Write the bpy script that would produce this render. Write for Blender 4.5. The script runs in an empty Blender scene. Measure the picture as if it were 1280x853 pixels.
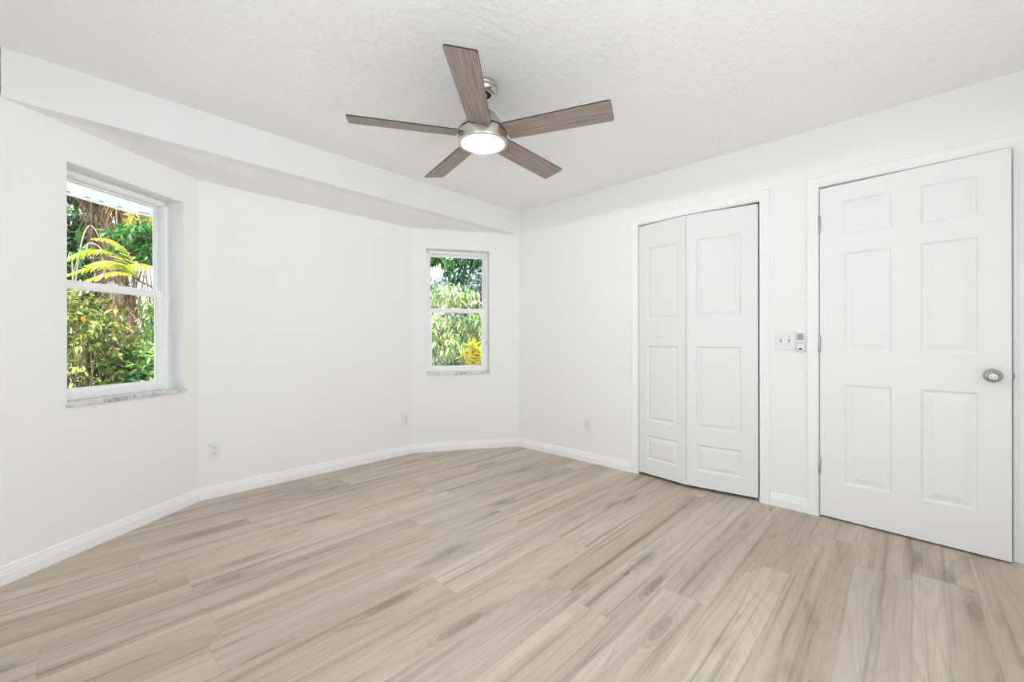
import bpy, bmesh, math, random
import numpy as np
from mathutils import Vector, Matrix

# ------------------------------------------------------------------ camera, world, lights, exposure
S = bpy.context.scene
COL = S.collection
H_CAM = 1.098
cam_d = bpy.data.cameras.new('camera')
cam_d.sensor_width = 36.0
cam_d.lens = 528.27 / 1280 * 36
cam_d.shift_y = -0.82 / 1280
cam_d.clip_start = 0.05
cam = bpy.data.objects.new('camera', cam_d)
COL.objects.link(cam)
cam.location = (0, 0, H_CAM)
cam.rotation_euler = (math.radians(90), 0, math.radians(43.531 - 90))
cam.rotation_euler.rotate_axis('Z', math.radians(-0.08))
S.camera = cam

S.view_settings.view_transform = 'Standard'
S.view_settings.look = 'None'
S.view_settings.exposure = -0.14
S.view_settings.gamma = 1.0
S.view_settings.use_curve_mapping = False
S.cycles.max_bounces = 14
S.cycles.diffuse_bounces = 10
S.cycles.glossy_bounces = 4
S.cycles.transmission_bounces = 6
S.cycles.transparent_max_bounces = 12
S.cycles.caustics_reflective = False
S.cycles.caustics_refractive = False
S.cycles.sample_clamp_indirect = 8.0

wd = bpy.data.worlds.new('overcast_sky')
S.world = wd
wd.use_nodes = True
wd.node_tree.nodes['Background'].inputs[0].default_value = (0.87, 0.945, 1.0, 1)
wd.node_tree.nodes['Background'].inputs[1].default_value = 3.2

sun_d = bpy.data.lights.new('sun', 'SUN')
sun_d.energy = 12.0
sun_d.angle = math.radians(1.5)
sun_d.color = (1.0, 0.96, 0.88)
sun = bpy.data.objects.new('sun', sun_d)
COL.objects.link(sun)
sun.rotation_euler = Vector((0.30, 0.42, -0.85)).to_track_quat('-Z', 'Y').to_euler()


def area(name, loc, direction, sx, sy, power, color=(1, 1, 1)):
    d = bpy.data.lights.new(name, 'AREA')
    d.shape = 'RECTANGLE'
    d.size, d.size_y = sx, sy
    d.energy = power
    d.color = color
    o = bpy.data.objects.new(name, d)
    COL.objects.link(o)
    o.location = loc
    o.rotation_euler = Vector(direction).to_track_quat('-Z', 'Y').to_euler()
    return o


# added fill light, tilted up at the ceiling from the unseen left opening
area('fill_left_opening', (-0.74, 0.62, 1.20), (1, 0, 0.75), 1.2, 1.0, 3, (0.985, 0.99, 1.0))

# ------------------------------------------------------------------ helpers
R = random.Random(7)
NR = np.random.default_rng(11)
X_R, Y_H, Z_C, Z_S = 3.236, 2.974, 2.4226, 2.199      # right wall, header plane, ceiling, bay ceiling
C0, R1, L1, L0 = (X_R, Y_H), (2.319, 3.553), (0.619, 3.553), (-0.205, Y_H)
X_L, Y_B = -0.70, -0.75
TH = 0.20


def lin(*rgb):
    return tuple(((c / 255) / 12.92 if c <= 10 else ((c / 255 + 0.055) / 1.055) ** 2.4) for c in rgb)


def tag(o, label=None, cat=None, group=None, kind=None):
    if label: o['label'] = label
    if cat: o['category'] = cat
    if group: o['group'] = group
    if kind: o['kind'] = kind
    return o


def empty(name, loc=(0, 0, 0), rz=0.0):
    o = bpy.data.objects.new(name, None)
    o.empty_display_size = 0.1
    COL.objects.link(o)
    o.location = loc
    o.rotation_euler = (0, 0, rz)
    return o


def link(name, me, mats, parent=None, smooth=False):
    for m in (mats if isinstance(mats, (list, tuple)) else [mats]):
        me.materials.append(m)
    if smooth:
        me.polygons.foreach_set('use_smooth', [True] * len(me.polygons))
    o = bpy.data.objects.new(name, me)
    COL.objects.link(o)
    if parent: o.parent = parent
    return o


def pyobj(name, vs, fs, mats, parent=None, smooth=False, recalc=True):
    me = bpy.data.meshes.new(name)
    me.from_pydata([tuple(v) for v in vs], [], fs)
    if recalc:
        bm = bmesh.new(); bm.from_mesh(me)
        bmesh.ops.remove_doubles(bm, verts=bm.verts, dist=1e-5)
        bmesh.ops.recalc_face_normals(bm, faces=bm.faces)
        bm.to_mesh(me); bm.free()
    me.update()
    return link(name, me, mats, parent, smooth)


def bmobj(name, bm, mats, parent=None, smooth=False, auto=None):
    bmesh.ops.recalc_face_normals(bm, faces=bm.faces)
    me = bpy.data.meshes.new(name)
    bm.to_mesh(me); bm.free()
    o = link(name, me, mats, parent, smooth)
    if auto is not None:
        me.polygons.foreach_set('use_smooth', [True] * len(me.polygons))
        try:
            me.set_sharp_from_angle(angle=math.radians(auto))
        except Exception:
            pass
    return o


def add_box(bm, x0, x1, y0, y1, z0, z1, bevel=0.0, seg=2, mat=0):
    vs = [bm.verts.new(p) for p in ((x0, y0, z0), (x1, y0, z0), (x1, y1, z0), (x0, y1, z0), (x0, y0, z1), (x1, y0, z1), (x1, y1, z1), (x0, y1, z1))]
    fs = [bm.faces.new([vs[i] for i in q]) for q in ((3, 2, 1, 0), (4, 5, 6, 7), (0, 1, 5, 4), (1, 2, 6, 5), (2, 3, 7, 6), (3, 0, 4, 7))]
    for f in fs: f.material_index = mat
    if bevel > 0:
        es = list({e for f in fs for e in f.edges})
        bmesh.ops.bevel(bm, geom=es, offset=bevel, segments=seg, affect='EDGES', profile=0.5)


def box(name, x0, x1, y0, y1, z0, z1, mat, parent=None, bevel=0.0, seg=2):
    bm = bmesh.new()
    add_box(bm, x0, x1, y0, y1, z0, z1, bevel, seg)
    return bmobj(name, bm, mat, parent, auto=None)


def add_lathe(bm, prof, seg=48, axis='z', org=(0, 0, 0), mat=0, cap=True):
    """prof: list of (r, h) ; axis z up, or 'y' meaning h runs along -y (into the room)."""
    rings = []
    for r, h in prof:
        ring = []
        if r < 1e-6:
            p = (0, 0, h) if axis == 'z' else (0, -h, 0)
            ring = [bm.verts.new(Vector(p) + Vector(org))]
        else:
            for k in range(seg):
                a = 2 * math.pi * k / seg
                p = (r * math.cos(a), r * math.sin(a), h) if axis == 'z' else (r * math.cos(a), -h, r * math.sin(a))
                ring.append(bm.verts.new(Vector(p) + Vector(org)))
        rings.append(ring)
    for A, B in zip(rings, rings[1:]):
        for k in range(seg):
            k2 = (k + 1) % seg
            if len(A) == 1 and len(B) == 1: continue
            if len(A) == 1: f = bm.faces.new((A[0], B[k], B[k2]))
            elif len(B) == 1: f = bm.faces.new((A[k], A[k2], B[0]))
            else: f = bm.faces.new((A[k], A[k2], B[k2], B[k]))
            f.material_index = mat
    if cap:
        for ring in (rings[0], rings[-1]):
            if len(ring) > 2:
                f = bm.faces.new(ring); f.material_index = mat


def sweep(name, path, prof, mat, parent=None, closed_prof=True, up='z', smooth=False):
    """prof (d, h): d = distance into the room from the wall, h = second axis.
    up='z': path is a 2-D floor polyline walked with the room on the RIGHT-hand side; h is height.
    up='w': path lies in a wall plane (s, z) and h is measured outward from the opening, d into the room (-y)."""
    n = len(path)
    dirs = [(Vector(path[i + 1]) - Vector(path[i])).normalized() for i in range(n - 1)]
    vs, fs = [], []
    for i in range(n):
        if i == 0: t = dirs[0]; nn = Vector((t.y, -t.x)); k = 1
        elif i == n - 1: t = dirs[-1]; nn = Vector((t.y, -t.x)); k = 1
        else:
            a, b = dirs[i - 1], dirs[i]
            na, nb = Vector((a.y, -a.x)), Vector((b.y, -b.x))
            nn = (na + nb).normalized(); k = 1 / max(0.2, nn.dot(na))
        for d, h in prof:
            if up == 'z':
                p = Vector(path[i]) + nn * d * k
                vs.append((p.x, p.y, h))
            else:
                p = Vector(path[i]) - nn * h * k
                vs.append((p.x, -d, p.y))
    m = len(prof)
    for i in range(n - 1):
        for j in range(m):
            j2 = (j + 1) % m
            fs.append((i * m + j, i * m + j2, (i + 1) * m + j2, (i + 1) * m + j))
    fs.append(tuple(range(m))); fs.append(tuple((n - 1) * m + j for j in range(m)))
    return pyobj(name, vs, fs, mat, parent, smooth)


def frame_of(P, Q):
    return (P[0], P[1], 0.0), math.atan2(Q[1] - P[1], Q[0] - P[0]), math.hypot(Q[0] - P[0], Q[1] - P[1])


def copy_tree(o, parent=None):
    c = o.copy()
    COL.objects.link(c)
    if parent: c.parent = parent
    for ch in list(o.children):
        copy_tree(ch, c)
    return c


# ------------------------------------------------------------------ materials
def mat_new(name):
    m = bpy.data.materials.new(name)
    m.use_nodes = True
    nt = m.node_tree
    return m, nt, nt.nodes['Principled BSDF']


def simple(name, col, rough=0.5, metal=0.0, spec=0.5):
    m, nt, b = mat_new(name)
    b.inputs['Base Color'].default_value = (*col, 1)
    b.inputs['Roughness'].default_value = rough
    b.inputs['Metallic'].default_value = metal
    b.inputs['Specular IOR Level'].default_value = spec
    return m


def nd(nt, t, **kw):
    n = nt.nodes.new(t)
    for k, v in kw.items(): setattr(n, k, v)
    return n


def mth(nt, op, a, b=None, c=None):
    n = nd(nt, 'ShaderNodeMath', operation=op)
    for i, v in enumerate((a, b, c)):
        if v is None: continue
        if isinstance(v, (int, float)): n.inputs[i].default_value = v
        else: nt.links.new(v, n.inputs[i])
    return n.outputs[0]


def noise(nt, vec, scale, detail=2.0, rough=0.5, dist=0.0):
    n = nd(nt, 'ShaderNodeTexNoise')
    nt.links.new(vec, n.inputs['Vector'])
    n.inputs['Scale'].default_value = scale
    n.inputs['Detail'].default_value = detail
    n.inputs['Roughness'].default_value = rough
    n.inputs['Distortion'].default_value = dist
    return n.outputs['Fac']


def ramp(nt, fac, stops):
    n = nd(nt, 'ShaderNodeValToRGB')
    nt.links.new(fac, n.inputs[0])
    el = n.color_ramp.elements
    while len(el) < len(stops): el.new(0.5)
    for e, (p, c) in zip(el, stops):
        e.position = p
        e.color = (*c, 1) if len(c) == 3 else c
    return n.outputs[0]


def mix(nt, fac, a, b, mode='MIX'):
    n = nd(nt, 'ShaderNodeMix', data_type='RGBA', blend_type=mode)
    if isinstance(fac, (int, float)): n.inputs[0].default_value = fac
    else: nt.links.new(fac, n.inputs[0])
    for idx, v in ((6, a), (7, b)):
        if isinstance(v, tuple): n.inputs[idx].default_value = (*v, 1)
        else: nt.links.new(v, n.inputs[idx])
    return n.outputs[2]


def bump(nt, b, height, strength, dist):
    n = nd(nt, 'ShaderNodeBump')
    n.inputs['Strength'].default_value = strength
    n.inputs['Distance'].default_value = dist
    nt.links.new(height, n.inputs['Height'])
    nt.links.new(n.outputs[0], b.inputs['Normal'])


def obj_coord(nt):
    return nd(nt, 'ShaderNodeTexCoord').outputs['Object']


def wall_material(name, col, rough, sc, strength, dist, detail=3.0):
    m, nt, b = mat_new(name)
    b.inputs['Base Color'].default_value = (*col, 1)
    b.inputs['Roughness'].default_value = rough
    b.inputs['Specular IOR Level'].default_value = 0.3
    co = obj_coord(nt)
    h = noise(nt, co, sc, detail, 0.55, 0.3)
    bump(nt, b, ramp(nt, h, [(0.38, (0, 0, 0)), (0.62, (1, 1, 1))]), strength, dist)
    return m


M_WALL = wall_material('wall_paint', (0.872, 0.872, 0.876), 0.6, 45, 0.10, 0.004)
M_CEIL = wall_material('ceiling_knockdown_paint', (0.92, 0.915, 0.92), 0.8, 30, 0.40, 0.006, 5.0)
M_SOFF = wall_material('bay_ceiling_paint', (0.95, 0.945, 0.945), 0.8, 34, 0.10, 0.003, 4.0)
M_TRIM = simple('trim_gloss_paint', (0.90, 0.90, 0.905), 0.42, spec=0.4)
M_DOOR = simple('door_paint', (0.865, 0.867, 0.875), 0.42, spec=0.4)
M_DOOR_DIM = simple('door_paint_dimmed', (0.815, 0.817, 0.823), 0.42, spec=0.4)  # door paint darkened on the closet to offset the stronger light there
M_VINYL = simple('white_vinyl', (0.94, 0.94, 0.945), 0.4)
M_NICKEL = simple('brushed_nickel', (0.60, 0.56, 0.51), 0.27, 1.0)
M_CHROME = simple('satin_chrome', (0.46, 0.46, 0.47), 0.34, 1.0)
M_DARK = simple('black_and_gap_shade', (0.02, 0.02, 0.022), 0.6)
M_EDGE = simple('blade_edge_dark', (0.035, 0.028, 0.024), 0.5)
M_PLAST = simple('white_plastic', (0.80, 0.80, 0.815), 0.3)
M_PLAST2 = simple('white_plastic_switch', (0.81, 0.81, 0.82), 0.35)
M_SLOT = simple('slot_dark', (0.10, 0.10, 0.11), 0.5)
M_SCREEN = simple('remote_grey_screen', (0.34, 0.34, 0.345), 0.25)
M_GREY = simple('remote_grey_line', (0.5, 0.5, 0.51), 0.4)
M_TRACK = simple('aluminium_track', (0.50, 0.51, 0.52), 0.35, 0.6)
M_TRACK_SHADE = simple('shaded_door_track', (0.10, 0.10, 0.105), 0.5)
M_LATCH = simple('dull_steel', (0.30, 0.30, 0.31), 0.5, 0.4)
M_SOFFIT = simple('white_soffit_vinyl', (0.84, 0.91, 0.95), 0.5)
M_FASCIA = simple('white_fascia', (0.85, 0.86, 0.85), 0.5)
M_ROOF = simple('grey_shingle', (0.2, 0.19, 0.18), 0.9)
M_EXT = simple('stucco_outside', (0.75, 0.73, 0.68), 0.9)


def marble():
    m, nt, b = mat_new('grey_white_marble')
    co = obj_coord(nt)
    v = noise(nt, co, 9, 6, 0.65, 1.5)
    c = ramp(nt, v, [(0.35, (0.36, 0.36, 0.37)), (0.50, (0.66, 0.66, 0.66)), (0.65, (0.80, 0.80, 0.80))])
    nt.links.new(c, b.inputs['Base Color'])
    b.inputs['Roughness'].default_value = 0.22
    return m


M_MARBLE = marble()


def glass():
    m = bpy.data.materials.new('window_glass')
    m.use_nodes = True
    nt = m.node_tree
    nt.nodes.clear()
    out = nd(nt, 'ShaderNodeOutputMaterial')
    tr = nd(nt, 'ShaderNodeBsdfTransparent')
    tr.inputs[0].default_value = (0.97, 0.99, 0.985, 1)
    gl = nd(nt, 'ShaderNodeBsdfGlossy')
    gl.inputs['Roughness'].default_value = 0.02
    lw = nd(nt, 'ShaderNodeFresnel')
    lw.inputs[0].default_value = 1.25
    mx = nd(nt, 'ShaderNodeMixShader')
    nt.links.new(lw.outputs[0], mx.inputs[0])
    nt.links.new(tr.outputs[0], mx.inputs[1])
    nt.links.new(gl.outputs[0], mx.inputs[2])
    nt.links.new(mx.outputs[0], out.inputs[0])
    return m


M_GLASS = glass()


def floor_material():
    m, nt, b = mat_new('oak_vinyl_planks')
    co = obj_coord(nt)
    sep = nd(nt, 'ShaderNodeSeparateXYZ'); nt.links.new(co, sep.inputs[0])
    x, y = sep.outputs[0], sep.outputs[1]
    PW, PL = 0.2055, 1.52
    yr = mth(nt, 'DIVIDE', mth(nt, 'SUBTRACT', y, 0.004), PW)
    row = mth(nt, 'FLOOR', yr)
    wn = nd(nt, 'ShaderNodeTexWhiteNoise', noise_dimensions='1D'); nt.links.new(row, wn.inputs['W'])
    xr = mth(nt, 'ADD', mth(nt, 'DIVIDE', x, PL), mth(nt, 'MULTIPLY', wn.outputs['Value'], 7.31))
    colu = mth(nt, 'FLOOR', xr)
    cid = nd(nt, 'ShaderNodeCombineXYZ'); nt.links.new(row, cid.inputs[0]); nt.links.new(colu, cid.inputs[1])
    w2 = nd(nt, 'ShaderNodeTexWhiteNoise', noise_dimensions='3D'); nt.links.new(cid.outputs[0], w2.inputs['Vector'])
    sc = nd(nt, 'ShaderNodeSeparateColor'); nt.links.new(w2.outputs['Color'], sc.inputs[0])
    r1, r2, r3 = sc.outputs[0], sc.outputs[1], sc.outputs[2]

    def grain(sx, sy, k):
        c = nd(nt, 'ShaderNodeCombineXYZ')
        nt.links.new(mth(nt, 'ADD', mth(nt, 'MULTIPLY', x, sx), mth(nt, 'MULTIPLY', r1, 57.0 + k)), c.inputs[0])
        nt.links.new(mth(nt, 'ADD', mth(nt, 'MULTIPLY', y, sy), mth(nt, 'MULTIPLY', r2, 31.0 + k)), c.inputs[1])
        nt.links.new(mth(nt, 'MULTIPLY', r3, 19.0), c.inputs[2])
        return c.outputs[0]

    broad = noise(nt, grain(0.55, 8.0, 0), 1.0, 3.0, 0.5, 0.4)          # wide soft bands
    streak = noise(nt, grain(0.62, 24.0, 3), 1.0, 4.0, 0.58, 0.5)        # dark streaks
    fine = noise(nt, grain(5.0, 150.0, 7), 1.0, 4.0, 0.6, 0.2)          # pores
    ringn = noise(nt, grain(0.85, 4.6, 11), 1.0, 1.5, 0.4, 0.25)        # cathedral figure
    rings = mth(nt, 'SINE', mth(nt, 'MULTIPLY', ringn, 95.0))
    vor = nd(nt, 'ShaderNodeTexVoronoi'); vor.inputs['Scale'].default_value = 1.0
    nt.links.new(grain(1.25, 5.0, 17), vor.inputs['Vector'])
    knot = ramp(nt, vor.outputs['Distance'], [(0.0, (1, 1, 1)), (0.07, (0.75, 0.75, 0.75)), (0.19, (0, 0, 0))])
    spots = ramp(nt, noise(nt, grain(1.4, 5.2, 23), 1.0, 3.0, 0.6, 1.2), [(0.60, (0, 0, 0)), (0.76, (1, 1, 1))])

    eyes = mth(nt, 'SINE', mth(nt, 'MULTIPLY', mth(nt, 'ADD', vor.outputs['Distance'], mth(nt, 'MULTIPLY', fine, 0.02)), 105.0))
    eyef = ramp(nt, vor.outputs['Distance'], [(0.10, (1, 1, 1)), (0.34, (0, 0, 0))])
    vor2 = nd(nt, 'ShaderNodeTexVoronoi'); vor2.inputs['Scale'].default_value = 1.0
    nt.links.new(grain(2.6, 9.0, 29), vor2.inputs['Vector'])
    sep2 = nd(nt, 'ShaderNodeSeparateColor'); nt.links.new(vor2.outputs['Color'], sep2.inputs[0])
    pin = mth(nt, 'MULTIPLY', ramp(nt, vor2.outputs['Distance'], [(0.0, (1, 1, 1)), (0.055, (0.6, 0.6, 0.6)), (0.10, (0, 0, 0))]), mth(nt, 'GREATER_THAN', sep2.outputs[0], 0.62))
    c = ramp(nt, broad, [(0.30, lin(180, 166, 149)), (0.50, lin(197, 184, 168)), (0.70, lin(210, 199, 184))])
    c = mix(nt, mth(nt, 'MULTIPLY', ramp(nt, streak, [(0.53, (0, 0, 0)), (0.73, (1, 1, 1))]), 0.74), c, lin(112, 99, 85))
    c = mix(nt, mth(nt, 'MULTIPLY', ramp(nt, mth(nt, 'MULTIPLY_ADD', rings, 0.5, 0.5), [(0.55, (0, 0, 0)), (1.0, (1, 1, 1))]), 0.13), c, lin(140, 125, 108))
    c = mix(nt, mth(nt, 'MULTIPLY', ramp(nt, fine, [(0.45, (0, 0, 0)), (0.75, (1, 1, 1))]), 0.22), c, lin(135, 120, 104))
    c = mix(nt, mth(nt, 'MULTIPLY', spots, 0.50), c, lin(112, 99, 87))
    c = mix(nt, mth(nt, 'MULTIPLY', mth(nt, 'MULTIPLY', eyef, mth(nt, 'MULTIPLY_ADD', eyes, 0.5, 0.5)), 0.26), c, lin(112, 98, 84))
    c = mix(nt, mth(nt, 'MULTIPLY', knot, 0.50), c, lin(98, 85, 73))
    c = mix(nt, mth(nt, 'MULTIPLY', pin, 0.62), c, lin(78, 66, 56))
    # plank to plank tone
    tone = mth(nt, 'MULTIPLY_ADD', r3, 0.11, 0.92)
    tn = nd(nt, 'ShaderNodeCombineColor')
    nt.links.new(tone, tn.inputs[0]); nt.links.new(tone, tn.inputs[1])
    nt.links.new(mth(nt, 'MULTIPLY', tone, mth(nt, 'MULTIPLY_ADD', r2, 0.07, 0.96)), tn.inputs[2])
    c = mix(nt, 1.0, c, tn.outputs[0], 'MULTIPLY')
    # seams
    fy = mth(nt, 'FRACT', yr); fx = mth(nt, 'FRACT', xr)
    ey = mth(nt, 'MULTIPLY', mth(nt, 'MINIMUM', fy, mth(nt, 'SUBTRACT', 1.0, fy)), PW)
    ex = mth(nt, 'MULTIPLY', mth(nt, 'MINIMUM', fx, mth(nt, 'SUBTRACT', 1.0, fx)), PL)
    e = mth(nt, 'MINIMUM', ey, ex)
    seam = ramp(nt, mth(nt, 'MULTIPLY', e, 400.0), [(0.25, (1, 1, 1)), (0.75, (0, 0, 0))])
    c = mix(nt, mth(nt, 'MULTIPLY', seam, 0.20), c, lin(120, 106, 92))
    nt.links.new(c, b.inputs['Base Color'])
    nt.links.new(mth(nt, 'MULTIPLY_ADD', fine, 0.14, 0.34), b.inputs['Roughness'])
    b.inputs['Specular IOR Level'].default_value = 0.5
    bump(nt, b, mth(nt, 'SUBTRACT', mth(nt, 'MULTIPLY', fine, 0.3), mth(nt, 'MULTIPLY', seam, 0.5)), 0.08, 0.002)
    return m


M_FLOOR = floor_material()


def blade_material():
    m, nt, b = mat_new('weathered_taupe_blade')
    co = obj_coord(nt)
    mp = nd(nt, 'ShaderNodeMapping'); mp.inputs['Scale'].default_value = (3.0, 70.0, 1.0)
    nt.links.new(co, mp.inputs[0])
    g = noise(nt, mp.outputs[0], 1.6, 6.0, 0.6, 0.4)
    c = ramp(nt, g, [(0.30, lin(120, 106, 98)), (0.50, lin(151, 137, 128)), (0.70, lin(172, 159, 150))])
    nt.links.new(c, b.inputs['Base Color'])
    b.inputs['Roughness'].default_value = 0.5
    return m


M_BLADE = blade_material()


def lamp_material():
    m, nt, b = mat_new('fan_light_diffuser')
    b.inputs['Base Color'].default_value = (0.9, 0.9, 0.88, 1)
    b.inputs['Emission Color'].default_value = (1.0, 0.98, 0.94, 1)
    b.inputs['Emission Strength'].default_value = 4.0
    return m


M_LAMP = lamp_material()


def leaf_material():
    m = bpy.data.materials.new('leaf')
    m.use_nodes = True
    nt = m.node_tree
    b = nt.nodes['Principled BSDF']
    at = nd(nt, 'ShaderNodeVertexColor', layer_name='Col')
    nt.links.new(at.outputs[0], b.inputs['Base Color'])
    b.inputs['Roughness'].default_value = 0.42
    tl = nd(nt, 'ShaderNodeBsdfTranslucent')
    nt.links.new(at.outputs[0], tl.inputs[0])
    mx = nd(nt, 'ShaderNodeMixShader'); mx.inputs[0].default_value = 0.35
    out = nt.nodes['Material Output']
    nt.links.new(b.outputs[0], mx.inputs[1]); nt.links.new(tl.outputs[0], mx.inputs[2])
    nt.links.new(mx.outputs[0], out.inputs[0])
    return m


M_LEAF = leaf_material()


def bark_material(name, c1, c2, sc):
    m, nt, b = mat_new(name)
    co = obj_coord(nt)
    mp = nd(nt, 'ShaderNodeMapping'); mp.inputs['Scale'].default_value = (sc, sc, sc * 0.35)
    nt.links.new(co, mp.inputs[0])
    g = noise(nt, mp.outputs[0], 1.0, 6.0, 0.65, 0.8)
    nt.links.new(ramp(nt, g, [(0.35, c1), (0.68, c2)]), b.inputs['Base Color'])
    b.inputs['Roughness'].default_value = 0.9
    bump(nt, b, g, 0.8, 0.03)
    return m


M_BARK = bark_material('palm_bark', lin(62, 48, 38), lin(176, 150, 128), 26)
M_TWIG = bark_material('twig_bark', lin(96, 80, 62), lin(170, 150, 122), 40)
M_BRANCH = bark_material('pale_branch_bark', lin(120, 108, 92), lin(226, 214, 190), 10)
M_FENCE = bark_material('weathered_fence_wood', lin(150, 138, 124), lin(204, 196, 184), 14)
M_GROUND = bark_material('pale_bounce_ground', lin(132, 130, 122), lin(205, 203, 196), 5)  # kept pale grey so the ground throws light up to the eaves

# ------------------------------------------------------------------ the room shell


def wall(name, P, Q, z0, z1, mat, openings=(), th=TH, m0=0.0, m1=0.0):
    """solid wall between P and Q seen from the room; local x along, y outward, z up; openings (s0, s1, za, zb)."""
    loc, rz, L = frame_of(P, Q)
    xs = sorted({0.0, L, *[o[0] for o in openings], *[o[1] for o in openings]})
    zs = sorted({z0, z1, *[o[2] for o in openings], *[o[3] for o in openings]})
    xo = {x: x for x in xs}; xo[0.0] = -m0; xo[L] = L + m1

    def hole(i, j):
        if i < 0 or j < 0 or i >= len(xs) - 1 or j >= len(zs) - 1: return True
        cx, cz = (xs[i] + xs[i + 1]) / 2, (zs[j] + zs[j + 1]) / 2
        return any(o[0] < cx < o[1] and o[2] < cz < o[3] for o in openings)
    vs, fs = [], []

    def quad(*pts):
        k = len(vs); vs.extend(pts); fs.append((k, k + 1, k + 2, k + 3))
    f = lambda x, z: (x, 0.0, z)
    g = lambda x, z: (xo[x], th, z)
    for i in range(len(xs) - 1):
        for j in range(len(zs) - 1):
            if hole(i, j): continue
            a, b_, c, d = xs[i], xs[i + 1], zs[j], zs[j + 1]
            quad(f(a, c), f(b_, c), f(b_, d), f(a, d))
            quad(g(a, c), g(a, d), g(b_, d), g(b_, c))
            if hole(i - 1, j): quad(f(a, c), f(a, d), g(a, d), g(a, c))
            if hole(i + 1, j): quad(f(b_, c), g(b_, c), g(b_, d), f(b_, d))
            if hole(i, j - 1): quad(f(a, c), g(a, c), g(b_, c), f(b_, c))
            if hole(i, j + 1): quad(f(a, d), f(b_, d), g(b_, d), g(a, d))
    o = pyobj(name, vs, fs, mat)
    o.location = loc; o.rotation_euler = (0, 0, rz)
    return tag(o, kind='structure')


WIN_L = (0.250, 0.900, 0.760, 2.012)
WIN_R = (0.140, 0.772, 0.757, 2.008)
DOOR = (2.547, 3.328, 0.0, 2.047)
CLOSET = (1.336, 2.218, 0.0, 2.040)
mit = TH * math.tan(math.radians(17.5))
ZW = -0.25
tag(wall('wall_right', C0, (X_R, Y_B), 0, Z_C, M_WALL, [CLOSET, DOOR], th=0.115), 'white right-hand wall holding the closet and the six-panel door', 'wall')
tag(wall('wall_bay_left', L0, L1, 0, Z_S + 0.2, M_WALL, [WIN_L], m1=mit), 'white angled bay wall around the left window', 'wall')
tag(wall('wall_bay_back', L1, R1, 0, Z_S + 0.2, M_WALL, [], m0=mit, m1=mit), 'plain white bay wall between the two windows', 'wall')
tag(wall('wall_bay_right', R1, C0, 0, Z_S + 0.2, M_WALL, [WIN_R], m0=mit), 'narrow white angled bay wall around the small far window', 'wall')
tag(wall('wall_front', (X_L, Y_H), L0, 0, Z_C, M_WALL), 'white wall stub left of the bay', 'wall')
tag(wall('wall_left', (X_L, Y_B), (X_L, Y_H), 0, Z_C, M_WALL, [(0.25, 1.85, 0.1, 2.1)]), 'white left wall with a wide opening added for light beside the camera', 'wall')  # unseen opening, put in and sized for the light it admits
tag(wall('wall_back', (X_R, Y_B), (X_L, Y_B), 0, Z_C, M_WALL, [(1.6, 3.7, 0.1, 2.1)]), 'white wall with a wide opening added for light behind the camera', 'wall')  # second added opening, placed to even out the room light

bm = bmesh.new()
add_box(bm, L0[0] - 0.02, X_R + 0.1, Y_H, Y_H + 0.09, Z_S - 0.0006, Z_C + 0.03)
es = [e for e in bm.edges if all(abs(v.co.z - Z_S) < 1e-3 and abs(v.co.y - Y_H) < 1e-5 for v in e.verts)]
bmesh.ops.bevel(bm, geom=es, offset=0.006, segments=3, affect='EDGES', profile=0.5)
tag(bmobj('wall_header', bm, M_WALL), 'white dropped header across the front of the bay', 'header', kind='structure')


def prism(name, pts, z0, z1, mat, parent=None):
    n = len(pts)
    vs = [(x, y, z0) for x, y in pts] + [(x, y, z1) for x, y in pts]
    fs = [tuple(range(n))[::-1], tuple(range(n, 2 * n))] + [(i, (i + 1) % n, n + (i + 1) % n, n + i) for i in range(n)]
    return pyobj(name, vs, fs, mat, parent)


def offset_line(pts, d):
    """offset an open polyline to its left."""
    out = []
    for i, p in enumerate(pts):
        ds = []
        if i > 0: ds.append((Vector(p) - Vector(pts[i - 1])).normalized())
        if i < len(pts) - 1: ds.append((Vector(pts[i + 1]) - Vector(p)).normalized())
        ns = [Vector((-t.y, t.x)) for t in ds]
        n = sum(ns, Vector((0, 0))).normalized()
        out.append(tuple(Vector(p) + n * d / n.dot(ns[0])))
    return out


bay_out = offset_line([L0, L1, R1, C0], 0.10)
fl_pts = [(X_L - 0.1, Y_B - 0.1), (X_R + 0.80, Y_B - 0.1), (X_R + 0.80, Y_H + 0.1)] + bay_out[::-1] + [(X_L - 0.1, Y_H + 0.05)]
tag(prism('floor', fl_pts, -0.06, 0.0, M_FLOOR), 'light greige oak-look plank floor', 'floor', kind='structure')
tag(prism('ceiling', [(X_L - 0.1, Y_B - 0.1), (X_R + 0.1, Y_B - 0.1), (X_R + 0.1, Y_H + 0.05), (X_L - 0.1, Y_H + 0.05)], Z_C, Z_C + 0.08, M_CEIL), 'white textured main ceiling carrying the fan', 'ceiling', kind='structure')
tag(prism('ceiling_bay', offset_line([L0, L1, R1, C0], 0.06), Z_S, Z_S + 0.08, M_SOFF), 'lower white ceiling over the window bay', 'ceiling', kind='structure')

# closet and hall shells behind the right wall (local frame of the right wall)
rw_loc, rw_rz, _ = frame_of(C0, (X_R, Y_B))


def shell(name, s0, s1, y0, y1, z1, label):
    bm = bmesh.new()
    t = 0.03
    add_box(bm, s0 - t, s0, y0, y1, 0, z1)
    add_box(bm, s1, s1 + t, y0, y1, 0, z1)
    add_box(bm, s0 - t, s1 + t, y1, y1 + t, 0, z1)
    add_box(bm, s0 - t, s1 + t, y0, y1 + t, z1, z1 + t)
    o = bmobj(name, bm, M_WALL)
    o.location = rw_loc; o.rotation_euler = (0, 0, rw_rz)
    return tag(o, label, 'wall', kind='structure')


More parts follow.
